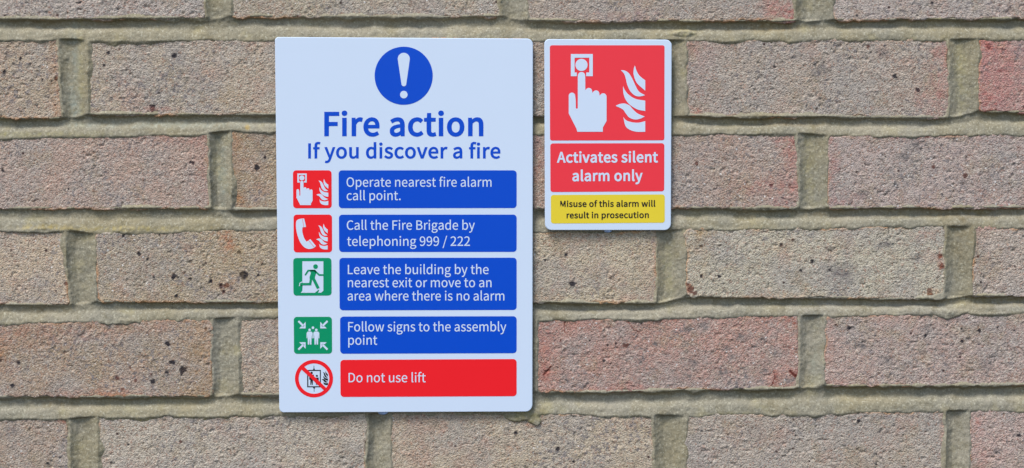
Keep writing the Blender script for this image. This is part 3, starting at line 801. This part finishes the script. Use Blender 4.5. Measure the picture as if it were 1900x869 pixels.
class Sign:
    def __init__(self, name, label, corners, radii, yf):
        self.yf = yf
        bx, bz = P1((corners[2][0] + corners[3][0]) / 2, (corners[2][1] + corners[3][1]) / 2, yf)
        self.root = bpy.data.objects.new(name, None)
        COL.objects.link(self.root)
        self.root.location = (bx, yf, bz)
        self.root['label'] = label
        self.root['category'] = 'sign'
        self.bx, self.bz = bx, bz
        loops = []
        for inset, y in ((.9, 0), (.0, .0004), (0, .0016), (.6, .0019)):
            pts = self.rrect(corners, radii, inset)
            loops.append([(p[0], y, p[1]) for p in pts])
        n = len(loops[0])
        V = [p for l in loops for p in l]
        Fc = [list(range(n)), list(reversed(range(3 * n, 4 * n)))]
        for a in range(3):
            for j in range(n):
                j2 = (j + 1) % n
                Fc.append([a * n + j, (a + 1) * n + j, (a + 1) * n + j2, a * n + j2])
        me = bpy.data.meshes.new('board')
        me.from_pydata(V, [], Fc)
        me.materials.append(M_BOARD)
        me.update()
        import bmesh
        bm = bmesh.new(); bm.from_mesh(me); bmesh.ops.recalc_face_normals(bm, faces=bm.faces); bm.to_mesh(me); bm.free()
        self.board = link('board', me, self.root)
        pads = []
        self.pts = corners

    def loc(self, px, py):
        x, z = P1(px, py, self.yf)
        return x - self.bx, z - self.bz

    def rrect(self, c, r, inset=0.0):
        """corner list TL, TR, BR, BL in photo pixels with a radius each -> local outline."""
        c = [np.array(p, float) for p in c]
        ctr = sum(c) / 4
        out = []
        for i in range(4):
            p, a, b = c[i], c[i - 1], c[(i + 1) % 4]
            ua = (a - p) / np.linalg.norm(a - p); ub = (b - p) / np.linalg.norm(b - p)
            p = p + (ua + ub) * inset
            rr = max(.3, r[i] - inset * .5)
            o = p + (ua + ub) * rr
            a0 = p + ua * rr; a1 = p + ub * rr
            v0, v1 = a0 - o, a1 - o
            for s in range(9):
                q = s / 8 * math.pi / 2
                out.append(o + v0 * math.cos(q) + v1 * math.sin(q))
        return [self.loc(*q) for q in out]

    def flat(self, name, polys, mat, parent=None, layer=1, label=None):
        """flat print: list of polygons; a polygon may be (outer, [holes])."""
        par = parent or self.root
        y = -LAYER * layer
        V, Fc = [], []
        for poly in polys:
            outer, holes = poly if isinstance(poly, tuple) else (poly, [])
            rings = [outer] + list(holes)
            vecs = [[Vector((p[0], p[1], 0)) for p in r] for r in rings]
            tris = tessellate_polygon(vecs)
            base = len(V)
            for r in rings:
                V += [(p[0], 0, p[1]) for p in r]
            for t in tris:
                a, b, c = (V[base + q] for q in t)
                cr = (b[0] - a[0]) * (c[2] - a[2]) - (b[2] - a[2]) * (c[0] - a[0])
                Fc.append([base + q for q in (t if cr > 0 else t[::-1])])
        me = bpy.data.meshes.new(name)
        me.from_pydata(V, [], Fc)
        me.materials.append(mat)
        me.update()
        o = link(name, me, par)
        py = par.location.y if par is not self.root else 0
        o.location = (0, y - py, 0)
        if label:
            o['label'] = label
        return o

    def px(self, pts):
        return [self.loc(*p) for p in pts]

    def text(self, body, x0, x1, base_l, base_r, cap, mat, parent, weight=0.0, layer=2, name='lettering', label=None):
        pen, polys = 0, []
        for ch in body:
            adv, spl = GLYPHS[ch]
            rings = [grow(flatten(s, pen), weight) for s in spl]
            pen += adv + weight * 900
            area = [ring_area(q) for q in rings]
            big = max(area, key=abs) if area else 0
            outer = [q for q, A in zip(rings, area) if A * big > 0]
            holes = [q for q, A in zip(rings, area) if A * big < 0]
            for q in outer:
                polys.append((q, [hh for hh in holes if inside(hh[0], q)]))
        V, Fc = [], []
        for q, hs in polys:
            tris = tessellate_polygon([[Vector((u, v, 0)) for u, v in ring] for ring in [q] + hs])
            base = len(V)
            for ring in [q] + hs:
                V += ring
            Fc += [[base + t for t in tri] for tri in tris]
        co = np.array(V)
        n = len(co)
        mn, mx = co[:, 0].min(), co[:, 0].max()
        caph = (CAPH + weight)
        a = (co[:, 0] - mn) / (mx - mn)
        X = x0 + a * (x1 - x0)
        Y = base_l + (base_r - base_l) * a - co[:, 1] / caph * cap
        wx, wz = PW(X, Y, self.yf)
        out = np.stack([wx - self.bx, np.zeros(n), wz - self.bz], 1).astype(np.float32)
        me = bpy.data.meshes.new(name)
        me.from_pydata(out.tolist(), [], Fc)
        me.materials.append(mat)
        me.update()
        nrm = sum(p.normal.y * p.area for p in me.polygons)
        if nrm > 0:
            me.flip_normals()
        o = link(name, me, parent)
        o.location = (0, -LAYER * layer - (parent.location.y if parent is not self.root else 0), 0)
        if label:
            o['label'] = label
        return o

    def blob(self, px, py, rx, ry):
        """a bead of clear adhesive squeezed out below the board."""
        x, z = self.loc(px, py)
        sx, sz = rx * .00042, ry * .00042
        V, Fc = [], []
        nu, nv = 14, 9
        for i in range(nv + 1):
            th = math.pi * i / nv
            for j in range(nu):
                ph = 2 * math.pi * j / nu
                r = 1 + .12 * math.sin(3 * ph + th * 2)
                V.append((x + sx * r * math.sin(th) * math.cos(ph), .0026 + .0019 * r * math.sin(th) * math.sin(ph), z + sz * r * math.cos(th)))
        for i in range(nv):
            for j in range(nu):
                j2 = (j + 1) % nu
                Fc.append((i * nu + j, i * nu + j2, (i + 1) * nu + j2, (i + 1) * nu + j))
        me = bpy.data.meshes.new('adhesive_bead')
        me.from_pydata(V, [], Fc)
        me.polygons.foreach_set('use_smooth', [True] * len(Fc))
        me.materials.append(M_BLOB)
        me.update()
        return link('adhesive_bead', me, self.root)


def circ(cx, cy, r, n=48, ry=None):
    return [(cx + r * math.cos(2 * math.pi * i / n), cy - (ry or r) * math.sin(2 * math.pi * i / n)) for i in range(n)]


def stroke(pts, w, cap=True):
    """one polygon round a polyline, mitred, with round ends."""
    P = [np.array(p, float) for p in pts]
    L, R = [], []
    n = len(P)
    for i in range(n):
        if i == 0: t = P[1] - P[0]
        elif i == n - 1: t = P[-1] - P[-2]
        else:
            a = (P[i] - P[i - 1]); b = (P[i + 1] - P[i])
            t = a / np.linalg.norm(a) + b / np.linalg.norm(b)
        t = t / np.linalg.norm(t)
        nrm = np.array([-t[1], t[0]])
        k = 1.0
        if 0 < i < n - 1:
            a = (P[i] - P[i - 1]); a = a / np.linalg.norm(a)
            k = 1 / max(.5, abs(float(np.dot(nrm, [-a[1], a[0]]))))
        L.append(P[i] + nrm * w / 2 * k); R.append(P[i] - nrm * w / 2 * k)
    end, start = [], []
    if cap:
        for c, t, dst in ((P[-1], P[-1] - P[-2], end), (P[0], P[0] - P[1], start)):
            t = t / np.linalg.norm(t)
            nrm = np.array([-t[1], t[0]])
            for s in range(1, 7):
                q = math.pi * s / 7
                dst.append(c + nrm * w / 2 * math.cos(q) + t * w / 2 * math.sin(q))
    return [tuple(p) for p in L + end + R[::-1] + start]


def smooth(pts):
    """Catmull-Rom through the points; a point given with a third value is a sharp corner."""
    n = len(pts)
    out = []
    for i in range(n):
        p0, p1, p2, p3 = (np.array(pts[(i + k) % n][:2], float) for k in (-1, 0, 1, 2))
        if len(pts[i]) > 2: p0 = p1 - (p2 - p1)
        if len(pts[(i + 1) % n]) > 2: p3 = p2 + (p2 - p1)
        for s in range(5):
            t = s / 5
            q = .5 * ((2 * p1) + (-p0 + p2) * t + (2 * p0 - 5 * p1 + 4 * p2 - p3) * t * t + (-p0 + 3 * p1 - 3 * p2 + p3) * t ** 3)
            out.append(tuple(q))
    return out


# pictogram outlines, in the units of an enlarged view of the call-point sign
FLAMES = [
    [(773, 268, 1), (764, 300), (764, 345), (790, 410), (857, 472, 1), (857, 388, 1), (815, 355), (790, 318)],
    [(660, 306, 1), (690, 309), (722, 328), (750, 370), (778, 430), (806, 478), (855, 508, 1), (815, 518), (775, 511), (738, 478), (712, 425), (700, 375), (686, 335)],
    [(678, 435, 1), (695, 470), (725, 505), (780, 538), (857, 552, 1), (857, 636, 1), (795, 623), (735, 587), (697, 540), (680, 488)],
    [(618, 594, 1), (650, 579), (690, 575), (728, 590), (758, 622), (795, 655), (853, 680, 1), (815, 698), (772, 704), (728, 688), (700, 655), (675, 622)],
    [(680, 683, 1), (700, 708), (740, 724), (800, 730), (857, 717, 1), (857, 803, 1), (790, 803), (735, 788), (697, 755)]]


def arc(cx, cy, r, a0, a1, n=8):
    return [(cx + r * math.cos(math.radians(a0 + (a1 - a0) * i / n)), cy - r * math.sin(math.radians(a0 + (a1 - a0) * i / n))) for i in range(n + 1)]


HAND = ([(240, 655), (240, 515)] + arc(266, 513, 26, 180, 0) + [(297, 560), (297, 610)] + arc(305, 610, 8, 180, 360, 4) + [(313, 500), (313, 350)]
        + arc(343, 351, 30, 180, 0) + [(374, 466)] + arc(402, 476, 27, 150, 0, 6) + [(432, 490)] + arc(460, 496, 27, 150, 0, 6)
        + [(489, 512)] + arc(518, 519, 27, 150, 0, 6) + [(545, 715), (527, 747), (515, 768), (515, 803), (309, 803), (303, 780)])
FRAME = [(257, 176), (434, 176), (434, 355), (381, 355), (381, 325), (406, 325), (406, 206), (287, 206), (287, 325), (305, 325), (305, 355), (257, 355)]
BUTTON = circ(343, 264, 49)


def xf(pts, sx, ox, sy, oy):
    """affine map of outline points -> photo pixels."""
    return [(p[0] * sx + ox, p[1] * sy + oy) + tuple(p[2:]) for p in pts]


def box(x0, y0, x1, y1):
    return [(x0, y0), (x1, y0), (x1, y1), (x0, y1)]


# --- the call point sign
S = Sign('silent_alarm_sign', 'small upright red, white and yellow call point notice reading Activates silent alarm only',
         [(1010, 73), (1246.5, 74), (1245, 427.5), (1011.3, 427.5)], [9, 11, 12, 12], YF)
a = 1 / 4.346
Z4 = lambda pts: xf(pts, a, 1000, a, 60)
p = S.flat('symbol_panel', [S.rrect([(1020.2, 84.3), (1233, 84.3), (1232.6, 260.5), (1020.6, 261)], [4] * 4)], M_RED2)
S.flat('call_point_button', [S.px(Z4(FRAME)), S.px(Z4(BUTTON))], M_PRINTW, p, 2)
S.flat('pointing_hand', [S.px(Z4(HAND))], M_PRINTW, p, 2)
for f in FLAMES:
    S.flat('flame', [S.px(smooth(Z4(f)))], M_PRINTW, p, 2)
p = S.flat('text_panel', [S.rrect([(1021, 266.3), (1232.7, 266), (1232.4, 355.2), (1021.3, 356.6)], [5] * 4)], M_RED2, label='red panel reading Activates silent alarm only')
S.text('Activates silent', 1033.2, 1220.9, 301.6, 301.0, 19.6, M_PRINTW, p, .0105)
S.text('alarm only', 1061.9, 1192.4, 335.9, 335.5, 19.6, M_PRINTW, p, .0105)
p = S.flat('text_panel', [S.rrect([(1022, 362), (1233.4, 361), (1233.4, 413.5), (1022.3, 415)], [5] * 4)], M_YELLOW, label='yellow panel reading Misuse of this alarm will result in prosecution')
S.text('Misuse of this alarm will', 1039.4, 1216, 384, 383.4, 11.2, M_BLACK, p, .0098)
S.text('result in prosecution', 1051.2, 1203.8, 405, 404.4, 11.2, M_BLACK, p, .0098)
S.blob(1129, 427.5, 8, 5)

# --- the fire action notice
S = Sign('fire_action_sign', 'large white Fire action notice with blue instruction panels and a red bottom panel',
         [(510, 69), (989, 72), (988, 764.3), (518.3, 765.8)], [7, 11, 13, 8], YF)
p = S.flat('mandatory_symbol', [S.px(circ(749, 140.8, 53.9, 80))], M_BLUE)
S.flat('exclamation_mark', [S.px(arc(749.2, 109.4, 11.2, 190, -10, 14) + arc(749.4, 155.8, 4.6, 5, -185, 8)), S.px(circ(749.3, 175.8, 7, 28))], M_PRINTW, p, 2)
S.text('Fire action', 601.7, 897, 251.6, 251.6, 44, M_BLUE, S.root, .0098, 1, 'heading')
S.text('If you discover a fire', 571.8, 928.5, 293.6, 293.6, 27.5, M_BLUE, S.root, .0080, 1, 'heading')

PAN = [((628.3, 316.3), (958.6, 316.3), (958.6, 386.3), (628.6, 386.6), M_BLUE, [('Operate nearest fire alarm', 643, 912, 346.7), ('call point.', 643.2, 743.4, 371.6)]),
       ((628.8, 398.6), (958.6, 398.4), (958.6, 467.6), (629.3, 467.9), M_BLUE, [('Call the Fire Brigade by', 643.5, 881, 426.5), ('telephoning 999 / 222', 644, 872, 456.4)]),
       ((629.6, 478.8), (958.6, 478.4), (958.6, 575.4), (630.2, 576), M_BLUE,
        [('Leave the building by the', 645.4, 906.6, 508.8), ('nearest exit or move to an', 645.4, 912, 533.1), ('area where there is no alarm', 645, 935.8, 557.8)]),
       ((631, 587.6), (958.6, 587), (958.6, 655.6), (631.3, 656.6), M_BLUE, [('Follow signs to the assembly', 646, 939.4, 615), ('point', 646.2, 700, 639.8)]),
       ((631.4, 668), (958.6, 666.4), (958.6, 735.4), (631.8, 736.8), M_RED, [('Do not use lift', 646.8, 790, 709.4)])]
for tl, tr, br, bl, m, lines in PAN:
    p = S.flat('text_panel', [S.rrect([tl, tr, br, bl], [6.5] * 4)], m, label=('red' if m is M_RED else 'blue') + ' panel reading ' + ' '.join(l[0] for l in lines))
    for t, x0, x1, yb in lines:
        S.text(t, x0, x1, yb, yb - .1, 17.2, M_PRINTW, p, .0015)

b = 1 / 4.827
A1 = lambda pts: xf(pts, b, 530, b, 300)
A3 = lambda pts: xf(pts, b, 530, b, 460)
# call point
p = S.flat('pictogram', [S.rrect([(543.5, 316.3), (615.2, 316.3), (615.5, 386.6), (544, 386.6)], [6] * 4)], M_RED, label='red call point pictogram with a pointing hand and flames')
hx = lambda pts: A1(xf(pts, .473, 105 - 257 * .473, .4515, 107 - 176 * .4515))
fx = lambda pts: A1(xf(pts, .4477, 275 - 618 * .4477, .439, 155 - 268 * .439))
S.flat('call_point_button', [S.px(hx(FRAME)), S.px(hx(BUTTON))], M_PRINTW, p, 2)
S.flat('pointing_hand', [S.px(hx(HAND))], M_PRINTW, p, 2)
for f in FLAMES:
    S.flat('flame', [S.px(smooth(fx(f)))], M_PRINTW, p, 2)
# telephone
p = S.flat('pictogram', [S.rrect([(544.6, 398.5), (616, 398.4), (616.2, 468.4), (545, 468.6)], [6] * 4)], M_RED, label='red telephone pictogram with flames')
phone = [(95, 538), (110, 520), (135, 512), (166, 510, 1), (183, 585, 1), (150, 590, 1), (150, 630), (166, 685), (188, 718, 1), (222, 695, 1), (272, 757, 1),
         (248, 775), (208, 783), (168, 768), (132, 725), (106, 660), (93, 590)]
S.flat('telephone_handset', [S.px(A1(smooth(phone)))], M_PRINTW, p, 2)
S.flat('handset_line', [S.px(A1(stroke([(150, 514), (164, 588)], 3, False))), S.px(A1(stroke([(206, 706), (256, 767)], 3, False)))], M_RED, p, 3)
fx = lambda pts: A1(xf(pts, .435, 273 - 618 * .435, .430, 557 - 268 * .430))
for f in FLAMES:
    S.flat('flame', [S.px(smooth(fx(f)))], M_PRINTW, p, 2)
# running man
p = S.flat('pictogram', [S.rrect([(544, 479), (615, 478.8), (615.2, 548.6), (544.5, 548.8)], [6] * 4)], M_GREEN, label='green exit pictogram with a running figure in a doorway')
S.flat('doorway', [S.px(A3([(150, 121), (338, 121), (338, 385), (318, 402), (290, 402), (302, 384), (296, 376), (262, 403), (135, 403), (150, 386), (152, 345), (150, 300)])),
                   S.px(A3(stroke([(124, 340), (128, 318), (146, 306)], 8)))], M_PRINTW, p, 2)
S.flat('running_figure', [S.px(A3(circ(268, 168, 21, 24))),
                          S.px(A3(stroke([(178, 240), (202, 204), (262, 203)], 15))),
                          S.px(A3(stroke([(262, 206), (300, 243), (340, 244)], 15, False))),
                          S.px(A3([(214, 200), (262, 200), (278, 216), (262, 260), (262, 284), (216, 290), (214, 262), (226, 225)]))], M_GREEN, p, 3)
S.flat('running_legs', [S.px(A3(stroke([(228, 268), (220, 324), (138, 325)], 20))), S.px(A3(stroke([(246, 270), (292, 362)], 26, False)))], M_GREEN, p, 4)
# assembly point
p = S.flat('pictogram', [S.rrect([(545, 588.2), (615.8, 588), (616.2, 656.4), (545.6, 656.8)], [6] * 4)], M_GREEN, label='green assembly point pictogram with two figures and four arrows')
cx, cy = 580.7, 622.4
for sx, sy in ((-1, -1), (1, -1), (-1, 1), (1, 1)):
    q = lambda pts: [(cx + sx * u, cy + sy * v) for u, v in pts]
    S.flat('arrow', [S.px(q(stroke([(27.0, 26.5), (17, 16.5)], 3.6, False))), S.px(q([(13.6, 12.8), (25.5, 12.8), (22, 16.4), (17.4, 16.4), (17.4, 21), (13.6, 25)]))], M_PRINTW, p, 2)
for dx in (-6.2, 6.2):
    X = cx + dx
    S.flat('standing_figure', [S.px(circ(X, 612.4, 2.4, 16)),
                               S.px([(X - 3.4, 615.4), (X + 3.4, 615.4), (X + 5.6, 618), (X + 5.6, 628), (X + 4.1, 628), (X + 3.6, 620.5), (X + 3.3, 639.5),
                                     (X + .7, 639.5), (X, 628), (X - .7, 639.5), (X - 3.3, 639.5), (X - 3.6, 620.5), (X - 4.1, 628), (X - 5.6, 628), (X - 5.6, 618)])], M_PRINTW, p, 2)
S.flat('figure_head', [S.px(circ(cx, 608.4, 2.5, 16))], M_PRINTW, p, 2)
# no lift
g = 1 / 6.208
A5 = lambda pts: xf(pts, g, 530, g, 640)
p = S.flat('prohibition_symbol', [(S.px(circ(582.6, 702.7, 35.3, 72, 34.9)), [S.px(circ(582.6, 702.7, 28.4, 60, 28.1))])], M_RED, label='red prohibition ring struck through a black lift pictogram')
S.flat('lift_cabin', [(S.px(A5(box(248, 289, 405, 489))), [S.px(A5(box(261, 301, 394, 477)))]), S.px(A5(box(323, 240, 329, 289))), S.px(A5(box(325, 489, 331, 540))),
                      S.px(A5([(312, 289), (340, 289), (326, 266)])), S.px(A5([(314, 489), (342, 489), (328, 512)]))], M_BLACK, p, 1)
for X, top, w, hd in ((299, 324, 27, 14), (360, 358, 21, 12)):
    S.flat('standing_figure', [S.px(A5(circ(X, top, hd, 18))), S.px(A5([(X - w, top + 20), (X + w, top + 20), (X + w, top + 76), (X + w * .55, top + 78), (X + w * .5, 462), (X + 4, 462), (X, top + 90),
                               (X - 4, 462), (X - w * .5, 462), (X - w * .55, top + 78), (X - w, top + 76)]))], M_BLACK, p, 1)
fx = lambda pts: A5(xf(pts, .30, 415 - 618 * .30, .30, 303 - 268 * .30))
for f in FLAMES:
    S.flat('flame', [S.px(smooth(fx(f)))], M_BLACK, p, 1)
S.flat('slash', [S.px(A5([(208, 247), (465, 494), (440, 524), (183, 284)]))], M_RED, p, 2)
S.blob(711, 765, 10, 6)
